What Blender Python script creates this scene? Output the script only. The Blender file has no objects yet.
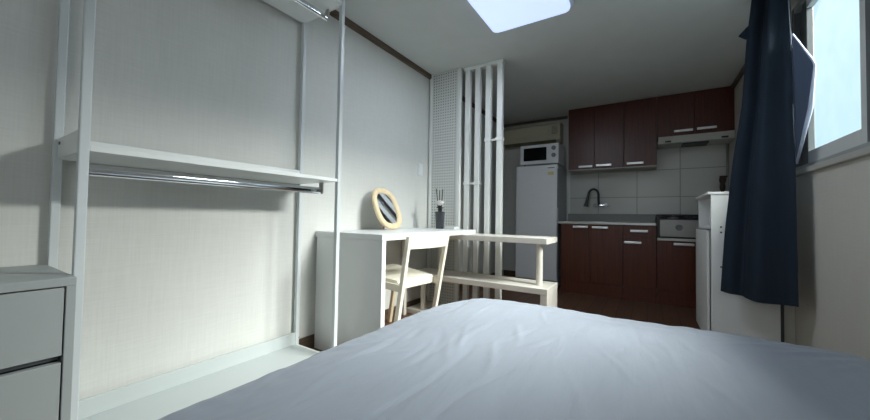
import bpy, bmesh, math, random
from mathutils import Vector, Matrix, noise
random.seed(7)
SC = bpy.context.scene
COL = SC.collection
PI = math.pi

# ------------------------------------------------------------------ materials
def nodes_of(name):
    m = bpy.data.materials.new(name)
    m.use_nodes = True
    nt = m.node_tree
    return m, nt, nt.nodes, nt.links, nt.nodes['Principled BSDF']

def S(c):
    def f(u):
        u /= 255.0
        return u / 12.92 if u <= .04045 else ((u + .055) / 1.055) ** 2.4
    return (f(c[0]), f(c[1]), f(c[2]), 1)

def mat(name, rgb, rough=.5, metal=0, spec=.5, noise_scale=None, noise_amt=.06, bump=0, bump_scale=200, stretch=(1, 1, 1)):
    m, nt, N, L, b = nodes_of(name)
    c = S(rgb)
    b.inputs['Base Color'].default_value = c
    b.inputs['Roughness'].default_value = rough
    b.inputs['Metallic'].default_value = metal
    b.inputs['Specular IOR Level'].default_value = spec
    tc = N.new('ShaderNodeTexCoord')
    mp = N.new('ShaderNodeMapping'); mp.inputs['Scale'].default_value = stretch
    L.new(tc.outputs['Object'], mp.inputs['Vector'])
    if noise_scale is None: noise_scale = 6
    n = N.new('ShaderNodeTexNoise'); n.inputs['Scale'].default_value = noise_scale; n.inputs['Detail'].default_value = 4
    L.new(mp.outputs['Vector'], n.inputs['Vector'])
    r = N.new('ShaderNodeMix'); r.data_type = 'RGBA'
    r.inputs['A'].default_value = tuple(v * (1 - noise_amt) for v in c[:3]) + (1,)
    r.inputs['B'].default_value = tuple(min(1, v * (1 + noise_amt)) for v in c[:3]) + (1,)
    L.new(n.outputs['Fac'], r.inputs['Factor'])
    L.new(r.outputs['Result'], b.inputs['Base Color'])
    if bump:
        n2 = N.new('ShaderNodeTexNoise'); n2.inputs['Scale'].default_value = bump_scale; n2.inputs['Detail'].default_value = 3
        L.new(mp.outputs['Vector'], n2.inputs['Vector'])
        bp = N.new('ShaderNodeBump'); bp.inputs['Strength'].default_value = bump; bp.inputs['Distance'].default_value = .002
        L.new(n2.outputs['Fac'], bp.inputs['Height'])
        L.new(bp.outputs['Normal'], b.inputs['Normal'])
    return m

def wallpaper(name, rgb):
    """linen-like wallpaper: fine horizontal and vertical threads"""
    m, nt, N, L, b = nodes_of(name)
    b.inputs['Roughness'].default_value = .75
    b.inputs['Specular IOR Level'].default_value = .25
    tc = N.new('ShaderNodeTexCoord')
    outs = []
    for sc in ((9, 9, 220), (160, 160, 7)):
        mp = N.new('ShaderNodeMapping'); mp.inputs['Scale'].default_value = sc
        L.new(tc.outputs['Object'], mp.inputs['Vector'])
        n = N.new('ShaderNodeTexNoise'); n.inputs['Scale'].default_value = 1; n.inputs['Detail'].default_value = 3
        L.new(mp.outputs['Vector'], n.inputs['Vector'])
        outs.append(n)
    ad = N.new('ShaderNodeMath'); ad.operation = 'ADD'
    L.new(outs[0].outputs['Fac'], ad.inputs[0]); L.new(outs[1].outputs['Fac'], ad.inputs[1])
    mr = N.new('ShaderNodeMapRange'); mr.inputs['From Min'].default_value = .7; mr.inputs['From Max'].default_value = 1.3
    L.new(ad.outputs[0], mr.inputs['Value'])
    c = S(rgb)
    r = N.new('ShaderNodeMix'); r.data_type = 'RGBA'
    r.inputs['A'].default_value = tuple(v * .955 for v in c[:3]) + (1,)
    r.inputs['B'].default_value = tuple(min(1, v * 1.035) for v in c[:3]) + (1,)
    L.new(mr.outputs['Result'], r.inputs['Factor'])
    L.new(r.outputs['Result'], b.inputs['Base Color'])
    bp = N.new('ShaderNodeBump'); bp.inputs['Strength'].default_value = .18; bp.inputs['Distance'].default_value = .002
    L.new(ad.outputs[0], bp.inputs['Height']); L.new(bp.outputs['Normal'], b.inputs['Normal'])
    return m

def wood(name, dark, light, scale=(40, 40, 3), rough=.4, bump=.05):
    m, nt, N, L, b = nodes_of(name)
    b.inputs['Roughness'].default_value = rough
    tc = N.new('ShaderNodeTexCoord')
    mp = N.new('ShaderNodeMapping'); mp.inputs['Scale'].default_value = scale
    L.new(tc.outputs['Object'], mp.inputs['Vector'])
    n = N.new('ShaderNodeTexNoise'); n.inputs['Scale'].default_value = 1; n.inputs['Detail'].default_value = 6; n.inputs['Roughness'].default_value = .65
    L.new(mp.outputs['Vector'], n.inputs['Vector'])
    r = N.new('ShaderNodeValToRGB')
    r.color_ramp.elements[0].position = .35; r.color_ramp.elements[0].color = S(dark)
    r.color_ramp.elements[1].position = .68; r.color_ramp.elements[1].color = S(light)
    L.new(n.outputs['Fac'], r.inputs['Fac'])
    L.new(r.outputs['Color'], b.inputs['Base Color'])
    if bump:
        bp = N.new('ShaderNodeBump'); bp.inputs['Strength'].default_value = bump
        L.new(n.outputs['Fac'], bp.inputs['Height']); L.new(bp.outputs['Normal'], b.inputs['Normal'])
    return m

def brick_mat(name, vec, c1, c2, mortar, w, h, size, offset, rough, x0=0, y0=0, grain=None):
    """tile or plank pattern; vec = which object axes make the pattern's u and v"""
    m, nt, N, L, b = nodes_of(name)
    b.inputs['Roughness'].default_value = rough
    tc = N.new('ShaderNodeTexCoord'); sp = N.new('ShaderNodeSeparateXYZ'); cb = N.new('ShaderNodeCombineXYZ')
    L.new(tc.outputs['Object'], sp.inputs[0])
    for i, (ax, o) in enumerate(((vec[0], x0), (vec[1], y0))):
        a = N.new('ShaderNodeMath'); a.operation = 'SUBTRACT'; a.inputs[1].default_value = o
        L.new(sp.outputs[ax], a.inputs[0]); L.new(a.outputs[0], cb.inputs[i])
    br = N.new('ShaderNodeTexBrick')
    br.offset = offset; br.inputs['Scale'].default_value = 1
    br.inputs['Brick Width'].default_value = w; br.inputs['Row Height'].default_value = h
    br.inputs['Mortar Size'].default_value = size; br.inputs['Mortar Smooth'].default_value = .1
    br.inputs['Color1'].default_value = S(c1); br.inputs['Color2'].default_value = S(c2); br.inputs['Mortar'].default_value = S(mortar)
    L.new(cb.outputs[0], br.inputs['Vector'])
    out = br.outputs['Color']
    if grain:
        mp = N.new('ShaderNodeMapping'); mp.inputs['Scale'].default_value = grain
        L.new(tc.outputs['Object'], mp.inputs['Vector'])
        n = N.new('ShaderNodeTexNoise'); n.inputs['Scale'].default_value = 1; n.inputs['Detail'].default_value = 5
        L.new(mp.outputs['Vector'], n.inputs['Vector'])
        mr = N.new('ShaderNodeMapRange'); mr.inputs['To Min'].default_value = .6; mr.inputs['To Max'].default_value = 1.35
        L.new(n.outputs['Fac'], mr.inputs['Value'])
        mx = N.new('ShaderNodeMix'); mx.data_type = 'RGBA'; mx.blend_type = 'MULTIPLY'; mx.inputs['Factor'].default_value = 1
        L.new(out, mx.inputs['A']); L.new(mr.outputs['Result'], mx.inputs['B'])
        out = mx.outputs['Result']
    L.new(out, b.inputs['Base Color'])
    bp = N.new('ShaderNodeBump'); bp.inputs['Strength'].default_value = .3; bp.inputs['Distance'].default_value = .002; bp.invert = True
    L.new(br.outputs['Fac'], bp.inputs['Height']); L.new(bp.outputs['Normal'], b.inputs['Normal'])
    return m

def emit(name, rgb, strength):
    m, nt, N, L, b = nodes_of(name)
    b.inputs['Base Color'].default_value = S(rgb)
    b.inputs['Emission Color'].default_value = S(rgb)
    b.inputs['Emission Strength'].default_value = strength
    n = N.new('ShaderNodeTexNoise'); n.inputs['Scale'].default_value = 3
    return m

def pegboard_mat():
    m, nt, N, L, b = nodes_of('pegboard_white')
    b.inputs['Roughness'].default_value = .55
    tc = N.new('ShaderNodeTexCoord')
    mp = N.new('ShaderNodeMapping'); mp.inputs['Scale'].default_value = (37, 37, 37)
    L.new(tc.outputs['Object'], mp.inputs['Vector'])
    fr = N.new('ShaderNodeVectorMath'); fr.operation = 'FRACTION'; L.new(mp.outputs['Vector'], fr.inputs[0])
    sb = N.new('ShaderNodeVectorMath'); sb.operation = 'SUBTRACT'; sb.inputs[1].default_value = (.5, .5, .5); L.new(fr.outputs[0], sb.inputs[0])
    ml = N.new('ShaderNodeVectorMath'); ml.operation = 'MULTIPLY'; ml.inputs[1].default_value = (1, 0, 1); L.new(sb.outputs[0], ml.inputs[0])
    ln = N.new('ShaderNodeVectorMath'); ln.operation = 'LENGTH'; L.new(ml.outputs[0], ln.inputs[0])
    lt = N.new('ShaderNodeMath'); lt.operation = 'LESS_THAN'; lt.inputs[1].default_value = .23; L.new(ln.outputs['Value'], lt.inputs[0])
    r = N.new('ShaderNodeMix'); r.data_type = 'RGBA'
    r.inputs['A'].default_value = S((206, 208, 204)); r.inputs['B'].default_value = S((118, 120, 118))
    L.new(lt.outputs[0], r.inputs['Factor']); L.new(r.outputs['Result'], b.inputs['Base Color'])
    return m

def pane_mat(name, translucent_part, rgb, noise_scale=14):
    """frosted window film: lets most daylight through, scatters the rest"""
    m, nt, N, L, b = nodes_of(name)
    N.remove(b)
    out = N['Material Output']
    tr = N.new('ShaderNodeBsdfTransparent'); tr.inputs[0].default_value = S(rgb)
    tl = N.new('ShaderNodeBsdfTranslucent'); tl.inputs[0].default_value = S(rgb)
    mx = N.new('ShaderNodeMixShader'); mx.inputs[0].default_value = translucent_part
    n = N.new('ShaderNodeTexNoise'); n.inputs['Scale'].default_value = noise_scale; n.inputs['Detail'].default_value = 8
    tc = N.new('ShaderNodeTexCoord'); L.new(tc.outputs['Object'], n.inputs['Vector'])
    mr = N.new('ShaderNodeMapRange'); mr.inputs['To Min'].default_value = max(0, translucent_part * .5); mr.inputs['To Max'].default_value = min(1, translucent_part * 1.5)
    L.new(n.outputs['Fac'], mr.inputs['Value']); L.new(mr.outputs['Result'], mx.inputs[0])
    L.new(tr.outputs[0], mx.inputs[1]); L.new(tl.outputs[0], mx.inputs[2])
    L.new(mx.outputs[0], out.inputs['Surface'])
    return m

def sheet_mat():
    m, nt, N, L, b = nodes_of('sheet_grey_blue')
    b.inputs['Roughness'].default_value = .62
    b.inputs['Sheen Weight'].default_value = .15
    tc = N.new('ShaderNodeTexCoord')
    def nz(rot, sc, detail=3):
        mp = N.new('ShaderNodeMapping'); mp.inputs['Rotation'].default_value = (0, 0, rot); mp.inputs['Scale'].default_value = sc
        L.new(tc.outputs['Object'], mp.inputs['Vector'])
        n = N.new('ShaderNodeTexNoise'); n.inputs['Scale'].default_value = 1; n.inputs['Detail'].default_value = detail; n.inputs['Distortion'].default_value = .6
        L.new(mp.outputs['Vector'], n.inputs['Vector']); return n.outputs['Fac']
    a = nz(.35, (26, 3.2, 6)); c = nz(-.5, (14, 4, 6)); w = nz(0, (700, 700, 700), 1)
    ad = N.new('ShaderNodeMath'); ad.operation = 'ADD'; L.new(a, ad.inputs[0]); L.new(c, ad.inputs[1])
    bp = N.new('ShaderNodeBump'); bp.inputs['Strength'].default_value = .2; bp.inputs['Distance'].default_value = .012
    L.new(ad.outputs[0], bp.inputs['Height'])
    b2 = N.new('ShaderNodeBump'); b2.inputs['Strength'].default_value = .12; b2.inputs['Distance'].default_value = .001
    L.new(w, b2.inputs['Height']); L.new(bp.outputs['Normal'], b2.inputs['Normal'])
    L.new(b2.outputs['Normal'], b.inputs['Normal'])
    r = N.new('ShaderNodeMix'); r.data_type = 'RGBA'
    r.inputs['A'].default_value = S((124, 132, 143)); r.inputs['B'].default_value = S((135, 143, 154))
    L.new(c, r.inputs['Factor']); L.new(r.outputs['Result'], b.inputs['Base Color'])
    return m

def cloth_mat(name, rgb, translucent=.12):
    m, nt, N, L, b = nodes_of(name)
    b.inputs['Roughness'].default_value = .8
    b.inputs['Specular IOR Level'].default_value = .2
    tc = N.new('ShaderNodeTexCoord')
    mp = N.new('ShaderNodeMapping'); mp.inputs['Scale'].default_value = (60, 60, 4)
    L.new(tc.outputs['Object'], mp.inputs['Vector'])
    n = N.new('ShaderNodeTexNoise'); n.inputs['Scale'].default_value = 1; n.inputs['Detail'].default_value = 4
    L.new(mp.outputs['Vector'], n.inputs['Vector'])
    c = S(rgb)
    r = N.new('ShaderNodeMix'); r.data_type = 'RGBA'
    r.inputs['A'].default_value = tuple(v * .85 for v in c[:3]) + (1,); r.inputs['B'].default_value = tuple(v * 1.15 for v in c[:3]) + (1,)
    L.new(n.outputs['Fac'], r.inputs['Factor']); L.new(r.outputs['Result'], b.inputs['Base Color'])
    if translucent:
        tl = N.new('ShaderNodeBsdfTranslucent'); L.new(r.outputs['Result'], tl.inputs[0])
        mx = N.new('ShaderNodeMixShader'); mx.inputs[0].default_value = translucent
        L.new(b.outputs[0], mx.inputs[1]); L.new(tl.outputs[0], mx.inputs[2])
        L.new(mx.outputs[0], N['Material Output'].inputs['Surface'])
    return m

M = {}
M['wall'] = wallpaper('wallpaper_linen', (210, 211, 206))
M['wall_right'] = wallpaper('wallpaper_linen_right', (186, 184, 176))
M['ceiling'] = mat('ceiling_paper', (200, 204, 201), .85, spec=.2, bump=.15, bump_scale=90)
M['floor'] = brick_mat('floor_planks', 'YX', (92, 64, 47), (106, 74, 54), (42, 28, 21), 1.2, .12, .003, .4, .42, grain=(40, 3, 3))
M['tile'] = brick_mat('wall_tiles', 'XZ', (186, 188, 181), (192, 193, 187), (148, 150, 144), .435, .325, .005, 0, .25, x0=-.107 - .435 * 10, y0=1.147 - .325 * 10)
M['trim'] = wood('trim_brown', (76, 62, 49), (104, 86, 69), (3, 3, 40), .45)
M['base'] = wood('baseboard_brown', (70, 56, 44), (96, 80, 64), (3, 3, 40), .4)
M['white'] = mat('white_lacquer', (226, 229, 227), .35, noise_amt=.02)
M['white_base'] = mat('white_laminate_base', (188, 195, 194), .5, noise_amt=.02)
M['white_metal'] = mat('white_powder_coat', (203, 209, 210), .4, noise_amt=.02)
M['dresser'] = mat('grey_white_laminate', (158, 164, 164), .5, noise_amt=.03)
M['dresser_shade'] = mat('dresser_gap_shade', (38, 40, 42), .7)  # dark colour painted as the shade inside the drawer gaps
M['desk'] = mat('desk_white', (224, 227, 226), .38, noise_amt=.02)
M['bench'] = mat('bench_white', (224, 220, 210), .4, noise_amt=.02)
M['chair'] = mat('chair_cream', (238, 233, 216), .42, noise_amt=.03)
M['chair_wood'] = wood('chair_pale_wood', (222, 204, 172), (236, 220, 192), (30, 30, 4), .5)
M['chrome'] = mat('chrome', (222, 224, 226), .08, metal=1, noise_amt=.01)
M['steel'] = mat('brushed_steel', (176, 176, 172), .3, metal=1, noise_amt=.06, stretch=(4, 60, 60), noise_scale=3)
M['handle'] = mat('satin_chrome', (232, 232, 230), .32, metal=.8, noise_amt=.02)
M['stove'] = mat('stove_steel', (150, 150, 146), .4, metal=.6, noise_amt=.05)
M['ledge'] = mat('dull_steel', (120, 121, 118), .5, metal=.7, noise_amt=.05)
M['hood'] = mat('hood_silver', (196, 196, 190), .4, metal=.35, noise_amt=.03)
M['black'] = mat('black_enamel', (18, 18, 19), .35)
M['black_glass'] = mat('black_glass', (8, 9, 11), .12)
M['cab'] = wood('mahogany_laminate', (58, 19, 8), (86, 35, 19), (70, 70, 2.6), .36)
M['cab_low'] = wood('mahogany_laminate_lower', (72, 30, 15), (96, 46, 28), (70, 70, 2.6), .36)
M['cab_in'] = mat('cabinet_edge', (186, 184, 176), .5)
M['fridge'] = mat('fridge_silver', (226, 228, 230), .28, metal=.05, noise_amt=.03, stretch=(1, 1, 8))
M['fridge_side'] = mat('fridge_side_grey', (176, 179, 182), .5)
M['mw'] = mat('microwave_white', (216, 218, 222), .35, noise_amt=.02)
M['grey'] = mat('grey_plastic', (120, 124, 126), .5)
M['dgrey'] = mat('dark_grey_plastic', (58, 60, 62), .5)
M['ac'] = mat('aged_ivory_plastic', (188, 181, 158), .45, noise_amt=.05)
M['ac_dark'] = mat('aged_ivory_dark', (112, 106, 86), .55)
M['yellow'] = mat('yellow_label', (206, 190, 130), .6)
M['peg'] = pegboard_mat()
M['post'] = mat('white_square_post', (222, 224, 220), .42, noise_amt=.02)
M['diff'] = emit('light_diffuser', (196, 214, 255), 1.0)
M['light_body'] = mat('light_housing', (206, 210, 216), .45)
M['frame_beige'] = wood('mirror_frame_ash', (214, 194, 154), (232, 214, 178), (6, 30, 6), .5)
M['mirror'] = mat('mirror_silver', (235, 238, 240), .02, metal=1, noise_amt=.0)
M['peg_wood'] = mat('reddish_wood', (150, 96, 66), .5)
M['bottle'] = mat('smoked_glass', (52, 56, 64), .08, spec=.8)
M['reed'] = mat('reed_dark', (42, 40, 40), .8)
M['flower'] = mat('paper_flower', (226, 226, 222), .8)
M['sheet'] = sheet_mat()
M['mattress'] = mat('mattress_base', (120, 126, 140), .8)
M['curtain'] = cloth_mat('curtain_navy', (29, 39, 51), .02)
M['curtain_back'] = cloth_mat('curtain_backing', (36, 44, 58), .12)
M['rimlit_hem'] = cloth_mat('curtain_hem_rimlight', (176, 184, 200), .3)  # pale edge colour carries the rim light from the window
M['pvc'] = mat('window_frame_pvc', (196, 199, 197), .4, noise_amt=.03)
M['pvc_shade'] = mat('window_stile_shade', (88, 92, 93), .5, noise_amt=.03)  # frame plastic darkened as painted shade for far stiles, jamb and track
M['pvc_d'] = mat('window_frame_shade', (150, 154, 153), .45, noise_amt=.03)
M['sill'] = mat('sill_grey', (170, 170, 164), .5, noise_amt=.04)
M['film'] = pane_mat('frosted_film', .014, (250, 251, 251))
M['glass'] = pane_mat('clear_pane', .004, (250, 252, 252))
M['valve'] = mat('brown_brass', (60, 48, 36), .5, metal=.3)
M['pipe'] = mat('grey_pipe', (140, 140, 134), .5)
M['switch'] = mat('switch_white', (222, 226, 226), .4)
M['screw'] = mat('screw_grey', (92, 94, 96), .4, metal=.6)

# ------------------------------------------------------------------ mesh helpers (world coordinates)
def box(bm, x0, x1, y0, y1, z0, z1, bev=0, seg=2):
    t = bmesh.new()
    bmesh.ops.create_cube(t, size=1)
    for v in t.verts:
        v.co = Vector(((x0 + x1) / 2 + v.co.x * (x1 - x0), (y0 + y1) / 2 + v.co.y * (y1 - y0), (z0 + z1) / 2 + v.co.z * (z1 - z0)))
    if bev:
        bev = min(bev, .45 * min(abs(x1 - x0), abs(y1 - y0), abs(z1 - z0)))
        bmesh.ops.bevel(t, geom=t.edges[:], offset=bev, segments=seg, profile=.5, affect='EDGES')
    merge(bm, t)

def merge(bm, t):
    me = bpy.data.meshes.new('tmp'); t.to_mesh(me); t.free(); bm.from_mesh(me); bpy.data.meshes.remove(me)

def hexa(bm, lo, hi, bev=0):
    """block between two quads (four points each)"""
    t = bmesh.new()
    a = [t.verts.new(p) for p in lo]; b = [t.verts.new(p) for p in hi]
    t.faces.new(a[::-1]); t.faces.new(b)
    for i in range(4):
        t.faces.new((a[i], a[(i + 1) % 4], b[(i + 1) % 4], b[i]))
    bmesh.ops.recalc_face_normals(t, faces=t.faces[:])
    if bev: bmesh.ops.bevel(t, geom=t.edges[:], offset=bev, segments=2, profile=.5, affect='EDGES')
    merge(bm, t)

def tube(bm, pts, r, n=12, caps=True, squash=None):
    """round (or oval) tube along a polyline; r may be a list"""
    pts = [Vector(p) for p in pts]
    rs = r if isinstance(r, (list, tuple)) else [r] * len(pts)
    rings = []
    up = None
    for i, p in enumerate(pts):
        d = (pts[min(i + 1, len(pts) - 1)] - pts[max(i - 1, 0)]).normalized()
        if up is None:
            up = Vector((0, 0, 1)) if abs(d.z) < .9 else Vector((1, 0, 0))
        a = d.cross(up).normalized(); c = a.cross(d).normalized(); up = c
        sq = squash or (1, 1)
        rings.append([bm.verts.new(p + a * math.cos(2 * PI * k / n) * rs[i] * sq[0] + c * math.sin(2 * PI * k / n) * rs[i] * sq[1]) for k in range(n)])
    for i in range(len(rings) - 1):
        for k in range(n):
            bm.faces.new((rings[i][k], rings[i][(k + 1) % n], rings[i + 1][(k + 1) % n], rings[i + 1][k]))
    if caps:
        bm.faces.new(rings[0][::-1]); bm.faces.new(rings[-1])

def lathe(bm, c, prof, n=24):
    rings = []
    for r, z in prof:
        rings.append([bm.verts.new((c[0] + r * math.cos(2 * PI * k / n), c[1] + r * math.sin(2 * PI * k / n), c[2] + z)) for k in range(n)])
    for i in range(len(rings) - 1):
        for k in range(n):
            bm.faces.new((rings[i][k], rings[i][(k + 1) % n], rings[i + 1][(k + 1) % n], rings[i + 1][k]))
    bm.faces.new(rings[0][::-1]); bm.faces.new(rings[-1])

def disc_y(bm, c, r, d, n=20, bev=0):
    """short cylinder along Y"""
    tube(bm, [(c[0], c[1], c[2]), (c[0], c[1] + d, c[2])], r, n)

def obj(name, bm, m, parent=None, smooth=False, auto=None):
    bmesh.ops.recalc_face_normals(bm, faces=bm.faces[:])
    if parent is not None:
        root = parent
        off = Vector((0, 0, 0))
        while root is not None:
            off += root.location; root = root.parent
        for v in bm.verts: v.co -= off
    me = bpy.data.meshes.new(name); bm.to_mesh(me); bm.free()
    o = bpy.data.objects.new(name, me); COL.objects.link(o)
    if isinstance(m, (list, tuple)):
        for q in m: me.materials.append(q)
    else:
        me.materials.append(m)
    if smooth:
        for p in me.polygons: p.use_smooth = True
    elif auto:
        for p in me.polygons: p.use_smooth = True
        me.set_sharp_from_angle(angle=auto)
    o.parent = parent
    return o

def thing(name, label, cat, loc, group=None):
    o = bpy.data.objects.new(name, None); o.empty_display_size = .1
    COL.objects.link(o); o.location = loc
    o['label'] = label; o['category'] = cat
    if group: o['group'] = group
    return o

def tag(o, label, cat, group=None):
    o['label'] = label; o['category'] = cat
    if group: o['group'] = group
    return o

def B(*boxes):
    bm = bmesh.new()
    for b in boxes: box(bm, *b)
    return bm

def struct(name, bm, m, parent=None):
    o = obj(name, bm, m, parent)
    o['kind'] = 'structure'
    return o

LW, RW, BW, FW = -1.853, .77, 4.79, -1.3      # left, right, back, front wall planes
CH = 2.28

# ------------------------------------------------------------------ the room
struct('floor', B((LW - .1, RW + .15, FW - .1, BW + .1, -.1, 0)), M['floor'])
struct('ceiling', B((LW - .1, RW + .15, FW - .1, BW + .1, CH, CH + .1)), M['ceiling'])
struct('wall_left', B((LW - .1, LW, FW - .1, BW + .1, 0, CH)), M['wall'])
struct('wall_back', B((LW, RW, BW, BW + .1, 0, CH)), M['wall'])
struct('wall_front', B((LW, RW, FW - .1, FW, 0, CH)), M['wall'])
WY0, WY1, WZ0, WZ1 = 1.40, 2.93, 1.172, 2.2
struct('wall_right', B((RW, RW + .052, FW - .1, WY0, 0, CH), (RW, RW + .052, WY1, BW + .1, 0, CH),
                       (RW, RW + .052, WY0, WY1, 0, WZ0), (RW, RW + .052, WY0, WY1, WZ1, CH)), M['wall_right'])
struct('trim_1', B((LW, LW + .03, FW, BW, CH - .04, CH)), M['trim'])
struct('trim_2', B((LW + .03, -.93, BW - .03, BW, CH - .032, CH)), M['trim'])
struct('trim_3', B((RW - .03, RW, 2.95, BW, CH - .032, CH)), M['trim'])
struct('baseboard_left', B((LW, LW + .012, FW, BW, 0, .085, .003)), M['base'])
struct('baseboard_back', B((LW + .02, -.95, BW - .012, BW, 0, .085, .003)), M['base'])
tl = struct('wall_tiles', B((-.89, RW - .002, BW - .008, BW, .8, 1.76)), M['tile'])

# window in the right wall
w = bpy.data.objects.new('window_1', None); COL.objects.link(w); w.location = (RW, (WY0 + WY1) / 2, WZ0); w['kind'] = 'structure'
def wpart(name, bm, m, parent=None):
    o = obj(name, bm, m, parent or w); o['kind'] = 'structure'; return o
wf = wpart('window_frame', B((.775, .82, WY0 + .04, WY1 - .045, WZ0, WZ0 + .03, .003), (.775, .82, WY0 + .04, WY1 - .045, WZ1 - .04, WZ1, .003),
                        (.775, .82, WY0, WY0 + .04, WZ0, WZ1, .003)), M['pvc_d'])
wpart('frame_jamb', B((.775, .82, WY1 - .045, WY1, WZ0, WZ1, .003)), M['pvc_shade'], wf)
wpart('window_sill', B((.745, .80, WY0 - .03, WY1 + .03, WZ0 - .03, WZ0, .004)), M['sill'])
def sash(y0, y1, x0, x1, m):
    z0, z1 = WZ0 + .03, WZ1 - .04
    w0, w1 = .045, .055
    s = wpart('sash', B((x0, x1, y0 + w0, y1 - w1, z0, z0 + .072, .003), (x0, x1, y0 + w0, y1 - w1, z1 - .05, z1, .003),
                        (x0, x1, y0, y0 + w0, z0, z1, .003)), m)
    wpart('sash_stile', B((x0, x1, y1 - w1, y1, z0, z1, .003)), M['pvc_shade'], s)
    return s, (y0 + w0, y1 - w1, z0 + .072, z1 - .05)
s1, (a0, a1, b0, b1) = sash(2.130, 2.79, .785, .815, M['pvc'])
s2, (c0, c1, d0, d1) = sash(1.44, 2.130, .785, .815, M['pvc'])
wpart('inner_track', B((.800, .818, 2.79, 2.885, WZ0 + .03, WZ1 - .04, .003)), M['pvc_shade'])
for s, (p0, p1, q0, q1), x in ((s1, (a0, a1, b0, b1), .812), (s2, (c0, c1, d0, d1), .812)):
    wpart('pane', B((x - .002, x + .002, p0, p1, q0, q1)), M['glass'], s)
    bm = bmesh.new()
    # frosted film; its far top corner has peeled away
    pts = [(x - .004, p0, q0), (x - .004, p1, q0), (x - .004, p1, q1 - .12), (x - .004, p1 - .16, q1), (x - .004, p0, q1)]
    bm.faces.new([bm.verts.new(p) for p in pts])
    wpart('frosted_film', bm, M['film'], s)

# ------------------------------------------------------------------ bed
def bed():
    x0, x1, y0, y1, zt, zb = -.893, .622, -.42, 1.69, .447, .16
    root = thing('bed', 'double bed under a smooth grey-blue fitted sheet, filling the foreground', 'bed', ((x0 + x1) / 2, (y0 + y1) / 2, 0))
    bm = bmesh.new()
    nx, ny, rad = 230, 320, .06
    rnd = random.Random(3)
    creases = []
    for k in range(95):
        qx = rnd.uniform(-.85, .35); qy = rnd.uniform(.1, 1.5); a_ = math.radians(90 + rnd.uniform(-28, 22))
        creases.append((qx, qy, math.cos(a_), math.sin(a_), rnd.uniform(.06, .2), rnd.uniform(.006, .012), rnd.choice((-1, 1, 1)) * rnd.uniform(.0018, .0042) * (1 if qx < -.3 else .5)))
    for k in range(10):
        a_ = math.radians(200 + 7 * k); d_ = rnd.uniform(.14, .3)
        creases.append((x1 - .02 + d_ * math.cos(a_), y1 - .03 + d_ * math.sin(a_), math.cos(a_), math.sin(a_), rnd.uniform(.08, .14), .012, rnd.uniform(.003, .006)))
    # unrolled sheet: parameter runs over the top and down the sides
    def prof(t, lo, hi):
        """t in [0,1] -> (coordinate, drop) across top with rounded edge and side"""
        side = zt - zb - rad; arc = rad * PI / 2
        total = 2 * (side + arc) + (hi - lo - 2 * rad)
        s = t * total
        if s < side: return lo, rad + side - s
        s -= side
        if s < arc:
            a = s / rad; return lo + rad * (1 - math.cos(a)), rad * (1 - math.sin(a))
        s -= arc
        if s < hi - lo - 2 * rad: return lo + rad + s, 0
        s -= hi - lo - 2 * rad
        if s < arc:
            a = s / rad; return hi - rad + rad * math.sin(a), rad * (1 - math.cos(a))
        s -= arc
        return hi, rad + s
    grid = []
    for j in range(ny + 1):
        row = []
        for i in range(nx + 1):
            x, dx = prof(i / nx, x0, x1); y, dy = prof(j / ny, y0, y1)
            # rounded plan corners
            rx = .31 if (x < 0 and y > 0) else .07; ry = .38 if (x < 0 and y > 0) else .085
            ex = (x0 + rx - x) / rx if x < x0 + rx else (x - (x1 - rx)) / rx if x > x1 - rx else 0
            ey = (y0 + ry - y) / ry if y < y0 + ry else (y - (y1 - ry)) / ry if y > y1 - ry else 0
            if ex > 1e-6 and ey > 1e-6:
                k = max(ex, ey) / math.hypot(ex, ey)
                x = x + (1 if x < 0 else -1) * ex * rx * (1 - k)
                y = y + (1 if y < 0 else -1) * ey * ry * (1 - k)
            drop = min(max(dx, dy) + .25 * min(dx, dy), zt - zb)
            z = zt - drop
            p = Vector((x, y, z))
            # wrinkles: fine long folds radiating along the bed plus soft puckers at the edges
            edge = min(x - x0, x1 - x, y1 - y)
            wv = noise.noise(Vector((x * 5 + y * 1.5, y * 1.6 - x, 1.7))) * .004
            wv += noise.noise(Vector((x * 3 - y * 2, y * 3 + x * 2, 5.1))) * .004
            for (qx, qy, ca, sa, ln, wd_, hh) in creases:
                ux, uy = x - qx, y - qy
                if abs(ux) > .4 or abs(uy) > .4: continue
                l_ = ux * ca + uy * sa; c_ = -ux * sa + uy * ca + .018 * math.sin(l_ * 11 + qx * 40)
                e_ = (l_ / ln) ** 2 + (c_ / wd_) ** 2
                if e_ < 6: wv += hh * math.exp(-e_)
            pk = max(0, 1 - edge / .16)
            wv += pk * .006 * noise.noise(Vector((x * 20, y * 20, 2.2)))
            if drop < .02: z += wv; z -= .006 * pk
            side_w = noise.noise(Vector((x * 9, y * 9, z * 2))) * .006
            if drop > .04:
                x += side_w * (1 if x > 0 else -1); y += side_w * .6
            row.append(bm.verts.new((x, y, z)))
        grid.append(row)
    for j in range(ny):
        for i in range(nx):
            bm.faces.new((grid[j][i], grid[j][i + 1], grid[j + 1][i + 1], grid[j + 1][i]))
    obj('fitted_sheet', bm, M['sheet'], root, smooth=True)
    obj('bed_base', B((x0 + .03, x1 - .03, y0 + .03, y1 - .03, .06, .24, .02)), M['mattress'], root)
    for px in (x0 + .1, x1 - .1):
        for py in (y0 + .1, y1 - .1):
            bm = bmesh.new(); lathe(bm, (px, py, 0), [(.022, 0), (.026, .06)], 16)
            obj('leg', bm, M['dgrey'], root)
bed()

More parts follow.
